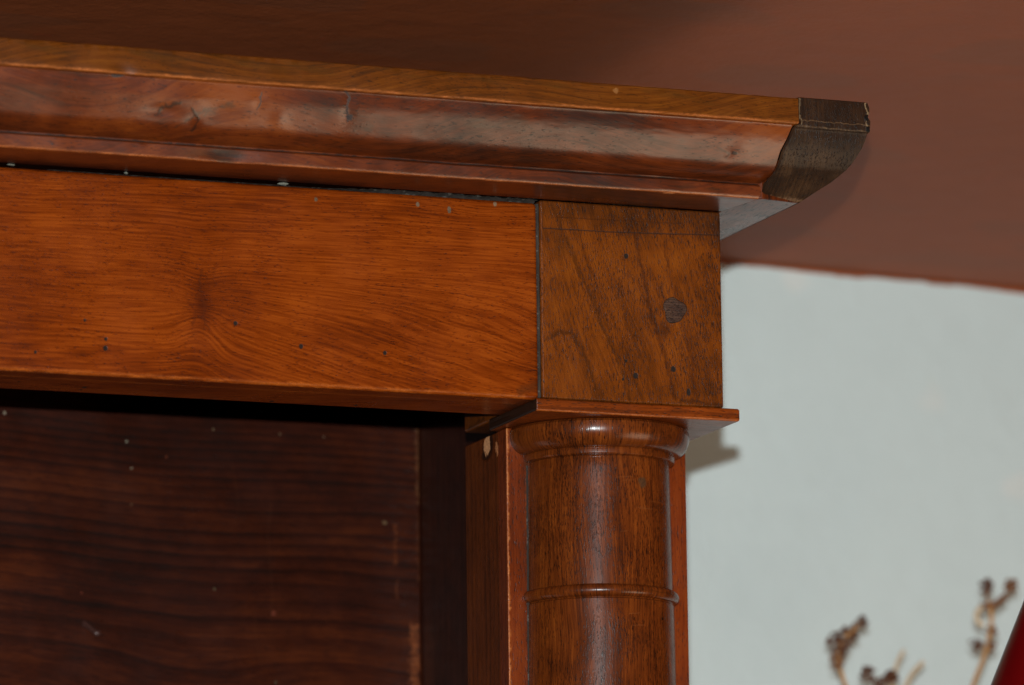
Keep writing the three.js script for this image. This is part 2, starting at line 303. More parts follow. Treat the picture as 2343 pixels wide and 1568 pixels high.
const FP = refine(PROF, 2), arc = [0]; for (let i = 1; i < FP.length; i++) arc.push(arc[i - 1] + Math.hypot(FP[i][0] - FP[i - 1][0], FP[i][1] - FP[i - 1][1]));
const arcAt = (y) => { let best = 0, e = 9; FP.forEach((q, i) => { if (i > 1 && Math.abs(q[0] - y) < e) { e = Math.abs(q[0] - y); best = arc[i]; } }); return best; };
const zAt = (y) => { let best = 0, e = 9; FP.forEach((q, i) => { if (i > 1 && Math.abs(q[0] - y) < e) { e = Math.abs(q[0] - y); best = q[1]; } }); return best; };
const CM = (u, v) => { let z = 0.05, p; for (let k = 0; k < 6; k++) { p = onZ(u, v, z); z = zAt(p.y); } return { a: p.x, b: arcAt(p.y), x: p.x, y: p.y }; };
const CA = (pts) => pts.map(([u, v]) => { const q = CM(u, v); return [q.a, q.b]; });
const edgeHi = arcAt(0.1386), edgeLo = arcAt(0.1032), grooveArc = arcAt(0.1105), TOT = arc[arc.length - 1];
const corniceMat = wood({
  W: 2048, H: 420, region: [-0.42, 0.022, 0, TOT], along: 'a', base: [94, 38, 11], dark: [32, 12, 5], light: [124, 58, 16], seed: 21,
  ring: 0.0075, ringAmp: 0.14, warp: 0.006, blotch: 1.15, mottle: 0.4, pores: 5200, poreLen: 0.003, poreDark: 0.42, poreMask: 0.4, rough: 0.31, spec: 0.9, ior: 1.6, bump: 0.0001, fibre: 0.25,
  field: (a, b) => b + 0.12 * a + 0.01 * Math.sin(a * 40),
    marks: [
    // worn, paler arrises
    { pts: [[-0.42, edgeHi], [-0.2, edgeHi + 0.0002], [0.02, edgeHi]], wd: 0.0014, col: [176, 98, 50], op: 0.8, rag: 0.4, soft: 0, grain: 1 },
    { pts: [[-0.42, edgeLo], [-0.2, edgeLo + 0.0002], [0.006, edgeLo]], wd: 0.0012, col: [176, 98, 50], op: 0.8, rag: 0.4, soft: 0, grain: 1 },
    { pts: [[-0.42, grooveArc], [0.006, grooveArc]], wd: 0.0007, col: [26, 14, 10], op: 0.8, rag: 1, soft: 0.2 },
    { ...CM(282, 168), ra: 0.0055, rb: 0.0016, col: [34, 22, 18], op: 0.85, rag: 0.5, rot: -0.3, dip: 0.3, rough: 0.8 },
    { pts: CA([[788, 205], [800, 222], [794, 245], [797, 280]]), wd: 0.0009, col: [44, 30, 24], op: 0.8, rag: 1.2, soft: 0.1, dip: 0.35, rough: 0.9 },
    { pts: CA([[598, 212], [594, 232], [588, 250]]), wd: 0.0008, col: [40, 26, 20], op: 0.75, rag: 1.3, soft: 0.1, dip: 0.25, rough: 0.8 },
    { pts: CA([[440, 250], [455, 272], [437, 300]]), wd: 0.0012, col: [40, 22, 16], op: 0.7, rag: 1.2, soft: 0.1, dip: 0.5 },
    { pts: CA([[355, 262], [385, 240], [410, 232]]), wd: 0.0014, col: [38, 24, 20], op: 0.7, rag: 1.4, soft: 0, dip: 0.5 },
    { pts: CA([[470, 262], [500, 240], [530, 236]]), wd: 0.002, col: [52, 34, 28], op: 0.5, rag: 1.4, soft: 0 },
    { pts: CA([[400, 290], [440, 268], [470, 252]]), wd: 0.0009, col: [52, 30, 24], op: 0.6, rag: 1.4, soft: 0 },
    { ...CM(800, 268), ra: 0.002, rb: 0.0014, col: [30, 20, 18], op: 0.8, rag: 0.6, dip: 0.3, rough: 0.8 },
    { ...CM(842, 290), ra: 0.004, rb: 0.003, col: [54, 36, 28], op: 0.6, rag: 0.7, grain: 1 },
    { ...CM(1100, 288), ra: 0.014, rb: 0.006, col: [58, 40, 28], op: 0.7, rag: 0.6, soft: 0.1, grain: 1 },
    { ...CM(1190, 285), ra: 0.012, rb: 0.006, col: [62, 42, 28], op: 0.6, rag: 0.6, soft: 0.1, grain: 1, rot: 0.2 },
    { ...CM(520, 357), ra: 0.012, rb: 0.0042, col: [38, 24, 18], op: 0.85, rag: 0.4, soft: 0.3, dip: 0.2, grain: 1 },
    { ...CM(440, 352), ra: 0.011, rb: 0.0035, col: [92, 52, 28], op: 0.6, rag: 0.5, soft: 0.2, grain: 1 },
    { pts: CA([[700, 345], [790, 330], [838, 310]]), wd: 0.0006, col: [70, 34, 16], op: 0.6, rag: 1, soft: 0.1 },
    { pts: CA([[1640, 338], [1668, 350], [1660, 362]]), wd: 0.0009, col: [60, 28, 14], op: 0.7, rag: 1.3, soft: 0, dip: 0.4 },
    { pts: CA([[1600, 325], [1640, 345], [1700, 352], [1740, 348]]), wd: 0.0007, col: [70, 32, 16], op: 0.6, rag: 1.3, soft: 0 },
    { ...CM(1680, 352), ra: 0.0016, rb: 0.001, col: [34, 20, 16], op: 0.8, rag: 0.5, dip: 0.6 },
    { ...CM(1560, 430), ra: 0.007, rb: 0.0022, col: [48, 28, 16], op: 0.75, rag: 0.7, soft: 0.2, grain: 1 },
    { ...CM(1640, 432), ra: 0.008, rb: 0.0022, col: [54, 32, 18], op: 0.6, rag: 0.7, soft: 0.2, grain: 1 },
    { ...CM(1528, 449), ra: 0.0032, rb: 0.001, col: [204, 128, 78], op: 0.8, rag: 0.7 },
  ],
});
// the square board along the top of the cornice is a yellower walnut than the moulding under it
const boardMat = wood({
  W: 2048, H: 160, region: [-0.42, 0.022, 0, edgeHi + 0.002], along: 'a', base: [94, 46, 9], dark: [40, 21, 7], light: [114, 61, 14], seed: 25,
  ring: 0.004, ringAmp: 0.2, warp: 0.006, blotch: 0.6, mottle: 0.3, pores: 2200, poreLen: 0.003, poreDark: 0.4, poreMask: 0.4, rough: 0.36, spec: 0.4, fibre: 0.35, bump: 0.0001,
  field: (a, b) => b + 0.1 * a + 0.006 * Math.sin(a * 31),
  marks: [
    { pts: [[-0.42, edgeHi], [-0.2, edgeHi + 0.0002], [0.02, edgeHi]], wd: 0.0014, col: [176, 98, 50], op: 0.8, rag: 0.4, soft: 0, grain: 1 },
    { ...CM(1408, 203), ra: 0.0014, rb: 0.0014, col: [150, 104, 66], op: 0.6, rag: 0.6 },
    ...[[100, 110], [350, 125], [560, 140], [700, 152], [930, 175], [1120, 190], [1290, 205], [1530, 222]].map(([u, v], i) => ({ ...CM(u, v), ra: 0.018 + 0.006 * (i % 3), rb: 0.0028, col: [70, 42, 14], op: 0.5, rag: 0.8, soft: 0, rot: 0.12, grain: 1 })),
  ],
});
const gauss = (x, y, m, sx, sy) => Math.exp(-((x - m.x) ** 2) / (sx * sx) - ((y - m.y) ** 2) / (sy * sy));
const dents = [[CM(282, 162), 0.006, 0.0022, 0.0014], [CM(797, 250), 0.003, 0.006, 0.0003], [CM(594, 230), 0.003, 0.004, 0.0003], [CM(370, 252), 0.008, 0.003, 0.0009], [CM(440, 290), 0.003, 0.003, 0.0012], [CM(500, 255), 0.010, 0.005, 0.0008],
  [CM(640, 275), 0.004, 0.004, -0.0005], [CM(720, 300), 0.02, 0.006, 0.0007], [CM(520, 357), 0.013, 0.004, 0.0015], [CM(1668, 350), 0.003, 0.0025, 0.0006], [CM(1700, 335), 0.004, 0.003, -0.0004], [CM(1528, 449), 0.004, 0.0015, 0.0007], [CM(120, 235), 0.02, 0.006, 0.0008]];
{
  const strip = (j0, j1, reg) => creased(grid(560, j1 - j0, (u, v, i, jj) => {
    const j = jj + j0, [y, z, xe] = FP[j], x = -0.62 + (xe + 0.62) * Math.pow(u, 0.8); let k = 0; for (const [m, sx, sy, dp] of dents) k += dp * gauss(x, y, m, sx, sy);
    const wob = 0.0006 * fbm(x * 22, j * 0.05, 3) + 0.00035 * fbm(x * 90, j * 0.35, 3);
    const f = z < 0.033 ? 0.2 : 1; return [x, y + wob * 0.6 * f, z + f * (wob - k)];
  }, (P, u, v) => [(P[0] + 0.42) / 0.442, arc[j0 + Math.round(v * (j1 - j0))] / reg]), 0.75);
  part('cornice_board', strip(0, 12, edgeHi + 0.002), boardMat, cabinet, 'plain square board along the top of the cornice');
  part('cornice_moulding', strip(12, FP.length - 1, TOT), corniceMat, cabinet, 'rounded front moulding of the cornice with knots and dents');
}
// dark end piece of the cornice: end grain of the side return, finished to the same profile
const EP = refine([
  [0.1522, 0.0480], [0.1522, 0.0570], [0.1516, 0.0582], [0.1440, 0.0588], [0.1378, 0.0588], [0.1364, 0.0585], [0.1356, 0.0576], [0.1320, 0.0566], [0.1280, 0.0551], [0.1245, 0.0534], [0.1210, 0.0514], [0.1176, 0.0490], [0.1150, 0.0462], [0.1128, 0.0438],
  [0.1108, 0.0411], [0.1088, 0.0382], [0.1065, 0.0350], [0.1045, 0.0323], [0.1034, 0.0308]], 3);
const xbAt = (y) => { let b = 0.0192, e = 9; FP.forEach((q, i) => { if (i > 1 && i < FP.length - 6 && Math.abs(q[0] - y) < e) { e = Math.abs(q[0] - y); b = q[2]; } }); return b; };
const earc = [0]; for (let i = 1; i < EP.length; i++) earc.push(earc[i - 1] + Math.hypot(EP[i][0] - EP[i - 1][0], EP[i][1] - EP[i - 1][1]));
const ETOT = earc[earc.length - 1], eA = (y) => { let b = 0, e = 9; EP.forEach((q, i) => { if (i > 3 && Math.abs(q[0] - y) < e) { e = Math.abs(q[0] - y); b = earc[i]; } }); return b; };
const endMat = wood({
  W: 512, H: 640, region: [0, 0.062, 0, ETOT], along: 'b', spec: 0.45, base: [46, 27, 15], dark: [18, 10, 6], light: [72, 47, 28], seed: 33, ring: 0.0022, ringAmp: 0.12, warp: 0.002, blotch: 0.7, mottle: 0.7, pores: 2600, poreLen: 0.0016, poreDark: 0.5, rough: 0.42, bump: 0.0005,
  marks: [
    { pts: [[0.0, eA(0.1372)], [0.03, eA(0.1370)], [0.06, eA(0.1366)]], wd: 0.0006, col: [110, 84, 58], op: 0.7, rag: 1.2, soft: 0.1, grain: 1 },
    { pts: [[0.02, eA(0.1395)], [0.035, eA(0.1402)], [0.047, eA(0.1392)], [0.06, eA(0.1400)]], wd: 0.0005, col: [100, 74, 50], op: 0.7, rag: 1.8, soft: 0.1, dip: 0.3 },
    { pts: [[0.0565, eA(0.151)], [0.0575, eA(0.146)], [0.0560, eA(0.141)], [0.0572, eA(0.137)]], wd: 0.0007, col: [150, 124, 92], op: 0.8, rag: 1.6, soft: 0.1 },
    { ...{ a: 0.0570, b: eA(0.1437) }, ra: 0.0016, rb: 0.0018, col: [16, 12, 10], rag: 0.6, dip: 1 }, { a: 0.0575, b: eA(0.1388), ra: 0.0014, rb: 0.0014, col: [16, 12, 10], rag: 0.6, dip: 1 },
    { pts: [[0.0200, eA(0.151)], [0.0200, eA(0.1385)]], wd: 0.0006, col: [136, 112, 84], op: 0.7, rag: 1.4, soft: 0.1 },
    { pts: [[0.008, eA(0.1045)], [0.02, eA(0.1045)], [0.034, eA(0.104)]], wd: 0.0022, col: [150, 112, 84], op: 0.6, rag: 1, soft: 0.2, grain: 1 }],
});
const endX = (y, z) => z + 0.0006 * fbm(y * 260, 4, 3) - 0.0018 * Math.exp(-((y - 0.1437) ** 2) / 1.2e-6) * 0.8 - 0.0012 * Math.exp(-((y - 0.1385) ** 2) / 0.8e-6) - 0.0006 * smooth(0.149, 0.152, y);
{
  const nj = EP.length - 1;
  const front = grid(40, nj, (u, v, i, j) => { const [y, z] = EP[j], xs = xbAt(y) + 0.0004 + 0.0009 * (1 - smooth(0.104, 0.112, y)), xe = endX(y, z); return [xs + (xe - xs) * u, y - 0.0012 * u * smooth(0.148, 0.1522, y) * 0, z - (u < 0.001 ? 0.0012 : 0) + 0.00035 * fbm(u * 9 + 3, y * 420, 3)]; }, (P, u, v) => [P[0] / 0.062, earc[Math.round(v * nj)] / ETOT]);
  const side = grid(nj, 30, (u, v, i) => { const [y, z] = EP[i], x = endX(y, z); return [x - (v > 0 ? 0.0001 : 0), y, z + (-0.66 - z) * v]; }, (P, u, v) => [P[2] / 0.062, earc[Math.round(u * nj)] / ETOT]);
  const sd = side.clone(); sd.index.array.reverse && 0;
  // top sheet closes the mouldings over the cabinet
  const top = grid(1, 1, (u, v) => [0.0190 + u * 0.0385, 0.1522, 0.048 - v * 0.70], (P) => [P[0] / 0.062, P[2] / 0.062]);
  part('cornice_return', creased(mergeGeometries([front, side, top]), 0.7), endMat, cabinet, 'dark chipped end piece of the cornice');
}
// underside of the side return: bare-looking glossy wood that mirrors the pale wall
const soffitMat = wood({ W: 256, H: 1024, region: [-0.002, 0.036, -0.40, 0.04], along: 'b', base: [94, 38, 11], dark: [32, 12, 5], light: [124, 58, 16], seed: 41, ring: 0.003, ringAmp: 0.2, pores: 1500, poreLen: 0.007, poreDark: 0.9, poreW: 3, rough: 0.3, bump: 0.00012, mottle: 0.6 });
{
  const x1 = 0.0305, sh = new THREE.Shape([[0.0006, -0.0004], [0.0064, 0.0332], [0.0085, 0.0345], [x1, x1], [x1, -0.66], [0.0006, -0.66]].map(([x, z]) => new THREE.Vector2(x, -z)));
  const g = new THREE.ExtrudeGeometry(sh, { depth: 0.02, bevelEnabled: true, bevelSize: 0.0008, bevelThickness: 0.0008, bevelSegments: 3, bevelOffset: -0.0008 });
  g.rotateX(-Math.PI / 2); g.computeBoundingBox(); g.translate(0, 0.1032 - g.boundingBox.min.y, 0);
  part('soffit', uvFrom(g, soffitMat.userData.region, (x, y, z) => [x + y * 0.1, z]), soffitMat, cabinet, 'grey glossy underside of the cornice return');
}
// ---- capital, column and the flat pilaster behind
const abacusMat = wood({
  W: 700, H: 420, region: [-0.112, 0.012, -0.05, 0.03], along: 'a', base: [116, 48, 8], dark: [50, 20, 6], light: [144, 68, 18], seed: 51, ring: 0.004, ringAmp: 0.25, pores: 1500, poreLen: 0.004, poreDark: 0.5, rough: 0.33, blotch: 0.5,
  marks: [{ pts: [[-0.104, -0.0062], [0.008, -0.0062]], wd: 0.0007, col: [196, 110, 56], op: 0.6, rag: 0.6, soft: 0.1, grain: 1 }, { a: -0.026, b: -0.0025, ra: 0.007, rb: 0.002, col: [60, 28, 12], op: 0.6, rag: 0.6, soft: 0.2, grain: 1 }, { a: 0.003, b: -0.003, ra: 0.003, rb: 0.003, col: [86, 36, 14], op: 0.6, rag: 0.5, soft: 0.2 },
    { pts: [[-0.112, 0.02], [-0.09, 0.02]], wd: 0.0075, col: [34, 18, 9], op: 0.9, rag: 0.3, soft: 0.7 }],
});
const capital = part('abacus', slab(-W - 0.0041, 0.0082, -0.0066, 0, -0.0651, 0.0016, 0.0012, abacusMat.userData.region, 4, (x, y, z) => (x < -W - 0.0036 ? [-0.10 + z * 0.1, 0.022 + y * 0.6] : [x, y + (z < 0 ? z * 0.8 : 0)])), abacusMat, cabinet, 'thin square slab on top of the column');
const columnMat = wood({
  W: 1024, H: 1200, region: [0, 0.13, -0.22, 0], along: 'b', base: [92, 40, 12], dark: [36, 14, 5], light: [124, 60, 18], seed: 61, ring: 0.010, ringAmp: 0.2, warp: 0.008, blotch: 0.45, mottle: 0.35, pores: 15000, poreLen: 0.004, poreDark: 0.75, poreMask: 0.3, rough: 0.25, spec: 0.55, fibre: 0.5, bump: 0.0001,
  marks: [{ a: 0.075, b: -0.0385, ra: 0.0034, rb: 0.0042, col: [72, 46, 26], op: 0.85, rag: 0.5, soft: 0.5, rough: 0.6 },
    { pts: [[0.06, -0.094], [0.12, -0.094]], wd: 0.0006, col: [60, 30, 12], op: 0.3, rag: 1 },
    ...[[0.058, -0.036, 0.010], [0.062, -0.0375, 0.007], [0.07, -0.051, 0.006], [0.072, -0.0515, 0.01], [0.06, -0.064, 0.004], [0.064, -0.106, 0.006], [0.066, -0.112, 0.007]].map(([a, b, l]) => ({ pts: [[a, b], [a + l, b + 0.0006]], wd: 0.0003, col: [130, 80, 48], op: 0.35, rag: 0.8, soft: 0.2 })),
    { a: 0.087, b: -0.107, ra: 0.0009, rb: 0.0009, col: [34, 18, 10], rag: 0.4 }, { a: 0.088, b: -0.047, ra: 0.012, rb: 0.0003, col: [130, 72, 34], op: 0.25, rag: 0.6 }],
});
const CX = -0.05, CZ = PZ;
function turned(pts, name, parent, mat, seg = 96, span = Math.PI) {  // half-round turning against the pilaster
  let L = [0]; for (let i = 1; i < pts.length; i++) L.push(L[i - 1] + Math.hypot(pts[i][0] - pts[i - 1][0], pts[i][1] - pts[i - 1][1]));
  const g = grid(seg, pts.length - 1, (u, v, i, j) => { const th = Math.PI * (1 - u), [r0, y] = pts[j], r = r0 + 0.00012 * fbm(u * 14, y * 60, 2); return [CX + r * Math.cos(th), y, CZ + r * Math.sin(th) - 0.0002]; },
    (P, u, v) => [u * 0.126 / 0.13, (P[1] + 0.22) / 0.22]);
  return part(name, creased(g, 0.6), mat, parent);
}
{
  const cap = []; const A = (r, y) => cap.push([r, y]);
  A(0.0440, -0.0066); A(0.0466, -0.0070); for (let k = 0; k <= 14; k++) { const t = -0.55 + k / 14 * 1.98, r = 0.0405 + 0.0076 * Math.cos(t) * (t < 0 ? 1 : 1), y = -0.0108 - 0.0096 * Math.sin(t); if (y < -0.0070) A(r, y); }
  A(0.0400, -0.0206); A(0.0402, -0.0210); A(0.0403, -0.0222); A(0.0402, -0.0236); A(0.0398, -0.0241); A(0.0385, -0.0244); A(0.0372, -0.0246);
  cap.sort((p, q) => q[1] - p[1]);
  turned(cap, 'capital', cabinet, columnMat);
  const sh = []; sh.push([0.0372, -0.0246]); for (let k = 0; k <= 12; k++) { const t = k / 12; sh.push([0.0375 + 0.0008 * t, -0.0252 - 0.0648 * t]); } sh.push([0.0383, -0.0906]);
  const shaft = turned(sh, 'column_shaft', cabinet, columnMat);
  const rg = [[0.0378, -0.0902], [0.0379, -0.0908], [0.0386, -0.0910]]; for (let k = 0; k <= 10; k++) { const t = -Math.PI / 2 + k / 10 * Math.PI; rg.push([0.0388 + 0.0027 * Math.cos(t), -0.0940 - 0.0030 * Math.sin(t) * 1]); } rg.push([0.0384, -0.0972], [0.0380, -0.0978]);
  rg.sort((p, q) => q[1] - p[1]);
  turned(rg, 'astragal_ring', cabinet, columnMat);
  const lo = [[0.0380, -0.0976]]; for (let k = 0; k <= 16; k++) { const t = k / 16; lo.push([0.0388 + 0.0022 * t, -0.0982 - 0.25 * t]); }
  turned(lo, 'lower_shaft', cabinet, columnMat);
}
const pilMat = wood({
  W: 512, H: 1024, region: [-0.105, 0.005, -0.22, 0], along: 'b', base: [106, 40, 10], dark: [46, 16, 5], light: [130, 58, 18], seed: 71, ring: 0.006, ringAmp: 0.2, pores: 3500, poreLen: 0.004, poreDark: 0.4, rough: 0.33, blotch: 0.6,
  marks: [{ pts: [[-0.0995, 0], [-0.0995, -0.22]], wd: 0.0011, col: [196, 120, 64], op: 0.8, rag: 0.9, soft: 0.1, grain: 1 }, { pts: [[-0.0885, -0.024], [-0.0885, -0.22]], wd: 0.0016, col: [52, 32, 24], op: 0.6, rag: 0.8, soft: 0.1 }],
});
part('pilaster', slab(-W, 0, -0.5, -0.0068, PZ - 0.012, PZ, 0.0007, pilMat.userData.region, 3), pilMat, cabinet, 'flat board behind the column');
{
  const g = grid(300, 3, (u, v) => { const y = -0.026 - u * 0.22, s = v - 0.5; return [CX - 0.0385 - 0.0010 * ((-y - 0.026) / 0.1) * 0.5 + s * 0.0014 + 0.0003 * fbm(y * 260, 5, 3), y, PZ + 0.0006 - 0.003 * s * s + 0.0004 * fbm(y * 700, s * 2, 2)]; }, (P) => [P[1] / 0.02, P[0] / 0.02]);
  part('joint_filler', g, puttyMat, cabinet, 'dusty grey line beside the column');
}
const sx = (u, v) => { const p = onX(u, v, -W); return { a: p.z, b: p.y }; }, S2 = (pts) => pts.map(([u, v]) => { const q = sx(u, v); return [q.a, q.b]; });
const stileMat = wood({
  W: 400, H: 1024, region: [-0.116, -0.05, -0.2, 0.0], along: 'b', base: [92, 40, 12], dark: [36, 14, 5], light: [124, 60, 18], seed: 81, ring: 0.006, ringAmp: 0.2, pores: 1800, poreLen: 0.004, poreDark: 0.4, rough: 0.34, spec: 0.2, blotch: 0.5,
  marks: [
    { ...sx(1113, 1022), ra: 0.0085, rb: 0.0065, col: [40, 18, 10], op: 0.8, rag: 0.5, dip: 0.5 },
    { ...sx(1111, 1021), ra: 0.0050, rb: 0.0050, col: [206, 142, 98], op: 1, rag: 0.9, soft: 0.85, dip: 0.6, rough: 0.95, rot: 0.3 },
    { ...sx(1135, 1026), ra: 0.0030, rb: 0.0040, col: [182, 112, 70], op: 0.95, rag: 1.1, soft: 0.8, dip: 0.6, rough: 0.95 },
    { pts: S2([[1116, 951], [1117, 984], [1160, 986]]), wd: 0.0011, col: [130, 82, 52], op: 0.85, rag: 0.6, soft: 0.3 }],
});
part('stile', slab(-W + 0.0004, -W + 0.03, -0.5, -0.0069, -0.1112, PZ - 0.0122, 0.0006, stileMat.userData.region, 2, (x, y, z) => [z, y]), stileMat, cabinet, 'dark inner side of the pilaster with a pale splintered chip');

// ---- carcass
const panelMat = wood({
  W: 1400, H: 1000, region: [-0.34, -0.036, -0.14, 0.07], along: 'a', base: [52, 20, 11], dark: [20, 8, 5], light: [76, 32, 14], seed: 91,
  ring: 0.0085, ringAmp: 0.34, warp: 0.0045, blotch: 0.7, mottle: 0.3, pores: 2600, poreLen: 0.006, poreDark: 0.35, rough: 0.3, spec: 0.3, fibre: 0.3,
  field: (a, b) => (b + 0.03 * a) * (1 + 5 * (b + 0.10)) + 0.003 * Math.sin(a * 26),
  marks: [
    ...[[10, 945, 0.0012, [196, 176, 150]], [289, 1010, 0.0010, [190, 186, 160]], [487, 983, 0.0009, [176, 150, 110]], [640, 994, 0.0008, [150, 120, 86]], [740, 1000, 0.0009, [160, 120, 90]], [300, 1072, 0.0009, [190, 170, 140]], [300, 1155, 0.0008, [150, 100, 60]], [880, 1196, 0.0014, [164, 132, 90]], [490, 1349, 0.0008, [150, 140, 100]], [625, 1403, 0.0019, [150, 62, 34]], [380, 1046, 0.0008, [150, 60, 20]], [186, 1357, 0.0009, [140, 50, 20]], [630, 1562, 0.0010, [120, 120, 96]]].map(([u, v, r, col]) => ({ ...F2(u, v, BACK), ra: r * 0.85, rb: r * 0.85, col: col.map((q) => q * 0.72), op: 0.8, rag: 0.4, rough: 0.8 })),
    { pts: poly([[953, 985], [957, 1150]], BACK), wd: 0.0016, col: [128, 88, 56], op: 0.6, rag: 1, soft: 0.1, grain: 1 },
    { pts: poly([[955, 1180], [958, 1330]], BACK), wd: 0.0014, col: [100, 58, 34], op: 0.5, rag: 1.2, soft: 0.1, grain: 1 },
    { pts: poly([[945, 1430], [950, 1568]], BACK), wd: 0.0042, col: [142, 78, 44], op: 0.75, rag: 0.9, soft: 0.2, grain: 1 },
    { pts: poly([[903, 1200], [905, 1290]], BACK), wd: 0.0014, col: [120, 62, 34], op: 0.6, rag: 1.2, soft: 0.1, grain: 1 },
    { pts: poly([[908, 1330], [910, 1370]], BACK), wd: 0.001, col: [110, 58, 34], op: 0.6, rag: 1.2, soft: 0.1 },
    { pts: poly([[620, 1150], [612, 1230], [622, 1350], [618, 1420]], BACK), wd: 0.0004, col: [84, 46, 28], op: 0.35, rag: 1, soft: 0.1 },
    { pts: poly([[530, 1060], [545, 1150], [540, 1200]], BACK), wd: 0.0005, col: [84, 44, 24], op: 0.3, rag: 1.2, soft: 0.1 },
    { pts: poly([[580, 1400], [590, 1500]], BACK), wd: 0.0006, col: [84, 44, 24], op: 0.3, rag: 1.2, soft: 0.1 }],
});
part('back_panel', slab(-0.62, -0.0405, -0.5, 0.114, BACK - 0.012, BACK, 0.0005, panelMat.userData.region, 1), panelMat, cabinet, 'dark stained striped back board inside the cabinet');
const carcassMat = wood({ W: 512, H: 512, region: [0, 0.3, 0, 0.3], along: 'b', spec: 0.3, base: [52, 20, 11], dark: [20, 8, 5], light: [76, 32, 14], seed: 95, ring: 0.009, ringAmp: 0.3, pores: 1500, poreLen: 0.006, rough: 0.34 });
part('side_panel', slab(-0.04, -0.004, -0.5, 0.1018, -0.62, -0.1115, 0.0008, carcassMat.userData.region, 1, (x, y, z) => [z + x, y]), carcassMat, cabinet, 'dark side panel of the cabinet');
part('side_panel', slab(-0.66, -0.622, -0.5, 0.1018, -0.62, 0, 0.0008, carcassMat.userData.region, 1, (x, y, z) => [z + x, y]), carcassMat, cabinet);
part('top_board', slab(-0.62, 0.0, 0.116, 0.138, -0.62, 0.03, 0.001, carcassMat.userData.region, 1, (x, y, z) => [z, x]), carcassMat, cabinet, 'hidden top board of the cabinet');
{
  const p = onZ(215, 1452, BACK + 0.004), q = onZ(192, 1424, BACK), c = new THREE.LineCurve3(new THREE.Vector3(q.x, q.y, BACK - 0.001), new THREE.Vector3(p.x, p.y, BACK + 0.009));
  const shank = new THREE.TubeGeometry(c, 4, 0.0013, 8), head = new THREE.SphereGeometry(0.0022, 12, 8); head.scale(1, 0.8, 0.7); head.translate(p.x, p.y, BACK + 0.009);
  part('nail', mergeGeometries([shank, head]), plainMat([74, 44, 38], 0.4), cabinet, 'bent nail in the back board');
}

// ------------------------------------------------------------------ dried flowers by the wall
const stalkMat = plainMat([196, 142, 84], 0.8), paleMat = plainMat([214, 188, 156], 0.9), headMat = plainMat([88, 46, 22], 0.9), headMat2 = plainMat([120, 74, 42], 0.9);
const FN = wallNrm, FZ = WC.clone().addScaledVector(FN, 0.15);
const fl = (u, v, off = 0) => onPlane(u, v, FZ.clone().addScaledVector(FN, off), FN);
function stalk(g, pts, r, mat, off = 0) { const P = pts.map(([u, v]) => fl(u, v, off)); return part('stalk', new THREE.TubeGeometry(new THREE.CatmullRomCurve3(P), 40, r, 6), mat, g); }
let headNo = 0;
function flowerHead(g, u, v, r, mat, sy = 1, off = 0) {              // a dried head: a tuft of small crumpled petals
  const c = fl(u, v, off), geos = []; headNo++;
  for (let k = 0; k < 40; k++) {
    const n1 = rnd() * 2 - 1, th = rnd() * Math.PI * 2, q = Math.sqrt(1 - n1 * n1), rr = r * (0.2 + 1.0 * Math.sqrt(rnd()));
    const pt = new THREE.IcosahedronGeometry(r * (0.14 + 0.2 * rnd()), 1); pt.scale(1, 0.6 + 0.8 * rnd(), 0.5); pt.rotateZ(rnd() * 3); pt.rotateX(rnd() * 3);
    pt.translate(c.x + rr * q * Math.cos(th) * 0.9, c.y + rr * n1 * sy, c.z + rr * q * Math.sin(th) * 0.9); geos.push(pt);
  }
  return part('flower_head', mergeGeometries(geos), mat, g);
}
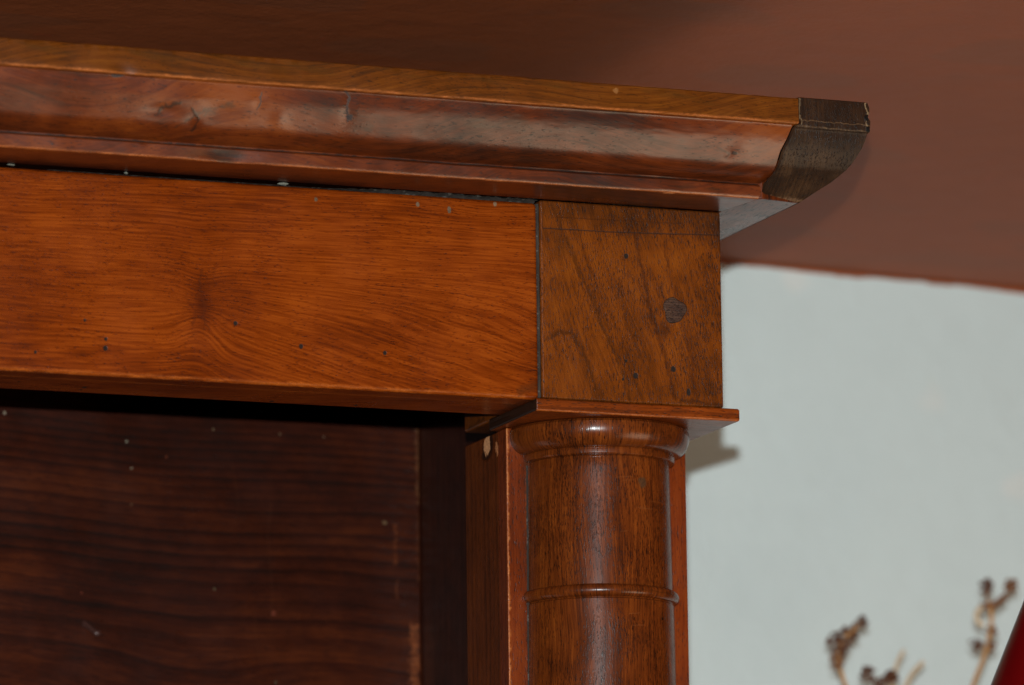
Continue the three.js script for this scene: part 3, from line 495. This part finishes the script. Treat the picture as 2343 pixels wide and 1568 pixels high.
{
  const a = thing('dried_flower', 'dried flower with a curved orange stalk and two dark brown tufts, one oval', 'dried flower', 'dried flowers in front of the white wall');
  stalk(a, [[2010, 1800], [1962, 1640], [1935, 1570], [1922, 1528], [1918, 1490], [1930, 1462], [1950, 1445], [1972, 1418]], 0.0011, stalkMat);
  flowerHead(a, 1920, 1472, 0.0068, headMat, 1.3); flowerHead(a, 1914, 1515, 0.0040, headMat2, 1.2); flowerHead(a, 1952, 1445, 0.0044, headMat, 1.1); flowerHead(a, 1974, 1422, 0.0040, headMat, 0.8);
  const b = thing('dried_flower_001', 'short dried flower with a flat dark brown forked head near the cabinet', 'dried flower', 'dried flowers in front of the white wall');
  stalk(b, [[2040, 1800], [2020, 1660], [2010, 1568], [1990, 1545]], 0.0009, headMat2); stalk(b, [[2012, 1580], [2022, 1562], [2045, 1548]], 0.0009, headMat2);
  flowerHead(b, 1985, 1543, 0.0050, headMat, 0.8); flowerHead(b, 2040, 1548, 0.0050, headMat, 0.7); flowerHead(b, 2012, 1562, 0.0036, headMat, 0.8);
  const c = thing('dried_flower_002', 'tall dried flower with several pale and brown tufts beside the red shade', 'dried flower', 'dried flowers in front of the white wall');
  stalk(c, [[2160, 1800], [2195, 1660], [2226, 1568], [2252, 1500], [2266, 1440], [2268, 1400], [2262, 1376]], 0.0013, stalkMat);
  stalk(c, [[2266, 1400], [2290, 1372], [2312, 1346]], 0.0008, headMat2); stalk(c, [[2264, 1390], [2258, 1365], [2262, 1345]], 0.0008, headMat2); stalk(c, [[2260, 1500], [2248, 1480], [2236, 1474]], 0.0008, headMat2);
  stalk(c, [[2244, 1388], [2268, 1386], [2300, 1366]], 0.0020, headMat2); stalk(c, [[2246, 1388], [2234, 1405], [2238, 1424], [2250, 1430]], 0.0016, paleMat);
  flowerHead(c, 2258, 1344, 0.0048, headMat, 0.9); flowerHead(c, 2314, 1340, 0.0046, headMat2, 0.8); flowerHead(c, 2234, 1474, 0.0044, headMat, 0.8); flowerHead(c, 2268, 1444, 0.0034, headMat2, 1); flowerHead(c, 2266, 1478, 0.0036, headMat2, 0.8);
  const d = thing('dried_flower_003', 'two faint straw coloured bare stalks between the brown tufts', 'dried flower', 'dried flowers in front of the white wall');
  stalk(d, [[1990, 1800], [2035, 1600], [2052, 1520], [2068, 1488]], 0.0012, paleMat, -0.04); stalk(d, [[2020, 1800], [2062, 1600], [2085, 1545], [2112, 1515]], 0.0014, paleMat, -0.04);
}
// ------------------------------------------------------------------ dark red glossy shade
{
  const lamp = thing('lamp', 'dark red glossy lamp shade edge beside the dried flowers', 'lamp'), off = 0.5;
  const t = fl(2348, 1360, off), b = fl(2262, 1584, off), ax = 0.03, nrm = AX[0].clone().setY(0).normalize();
  const c = t.clone().addScaledVector(nrm, ax), rt = ax, slope = (t.clone().sub(b)).dot(nrm) / (t.y - b.y), yT = t.y + 0.02, yB = t.y - 0.075;
  const rad = (y) => rt + (t.y - y) * slope, pts = [[rad(yT) - 0.002, yT], [rad(yT), yT + 0.001], [rad(yT) + 0.001, yT - 0.001]];
  for (let k = 1; k <= 12; k++) { const y = yT - (yT - yB) * k / 12; pts.push([rad(y), y]); } pts.push([rad(yB) - 0.003, yB - 0.001], [rad(yB) - 0.003, yB + 0.001]);
  for (let k = 11; k >= 0; k--) { const y = yT - (yT - yB) * k / 12; pts.push([rad(y) - 0.003, y]); }
  const g = new THREE.LatheGeometry(pts.map(([r, y]) => new THREE.Vector2(Math.max(0.001, r), y)), 96); g.translate(c.x, 0, c.z);
  part('shade', creased(g, 0.5), plainMat([104, 3, 6], 0.3), lamp);
  const s = new THREE.CylinderGeometry(0.006, 0.008, 0.4, 24); s.translate(c.x, yB - 0.13, c.z); part('stand', s, plainMat([60, 40, 26], 0.5), lamp);
}
// ------------------------------------------------------------------ the lights' own bodies, outside the frame
{
  const fg = thing('camera_flash', 'small camera flash head facing the cabinet from above the lens', 'flash');
  const q = camera.quaternion;
  const body = new RoundedBoxGeometry(0.04, 0.024, 0.03, 3, 0.004); body.translate(0, 0, 0.018); const bm = part('housing', body, plainMat([24, 24, 26], 0.6), fg);
  const pane = new THREE.PlaneGeometry(0.016, 0.01); pane.translate(0, 0, 0.0025); const pm = part('diffuser', pane, new THREE.MeshStandardMaterial({ color: 0xffffff, emissive: 0xf2faff, emissiveIntensity: 3 }), fg);
  fg.position.copy(FLASH_POS); fg.quaternion.copy(q); void bm; void pm;
  const win = thing('window', 'bright window pane low on the right, facing the cabinet', 'window');
  const wp = new THREE.BoxGeometry(WIN.w, WIN.h, 0.006); part('pane', wp, new THREE.MeshStandardMaterial({ color: 0xffffff, emissive: 0xffdcaa, emissiveIntensity: 1 }), win);
  const fr = []; for (const [w, h, x, y] of [[WIN.w + 0.1, 0.05, 0, WIN.h / 2 + 0.025], [WIN.w + 0.1, 0.05, 0, -WIN.h / 2 - 0.025], [0.05, WIN.h, WIN.w / 2 + 0.025, 0], [0.05, WIN.h, -WIN.w / 2 - 0.025, 0]]) { const b = new THREE.BoxGeometry(w, h, 0.04); b.translate(x, y, 0); fr.push(b); }
  part('frame', mergeGeometries(fr), plainMat([210, 206, 198], 0.6), win);
  const back = WIN.aim.clone().sub(WIN.pos).normalize();
  win.position.copy(WIN.pos).addScaledVector(back, -0.02); win.lookAt(WIN.aim);
}
renderer.render(scene, camera);
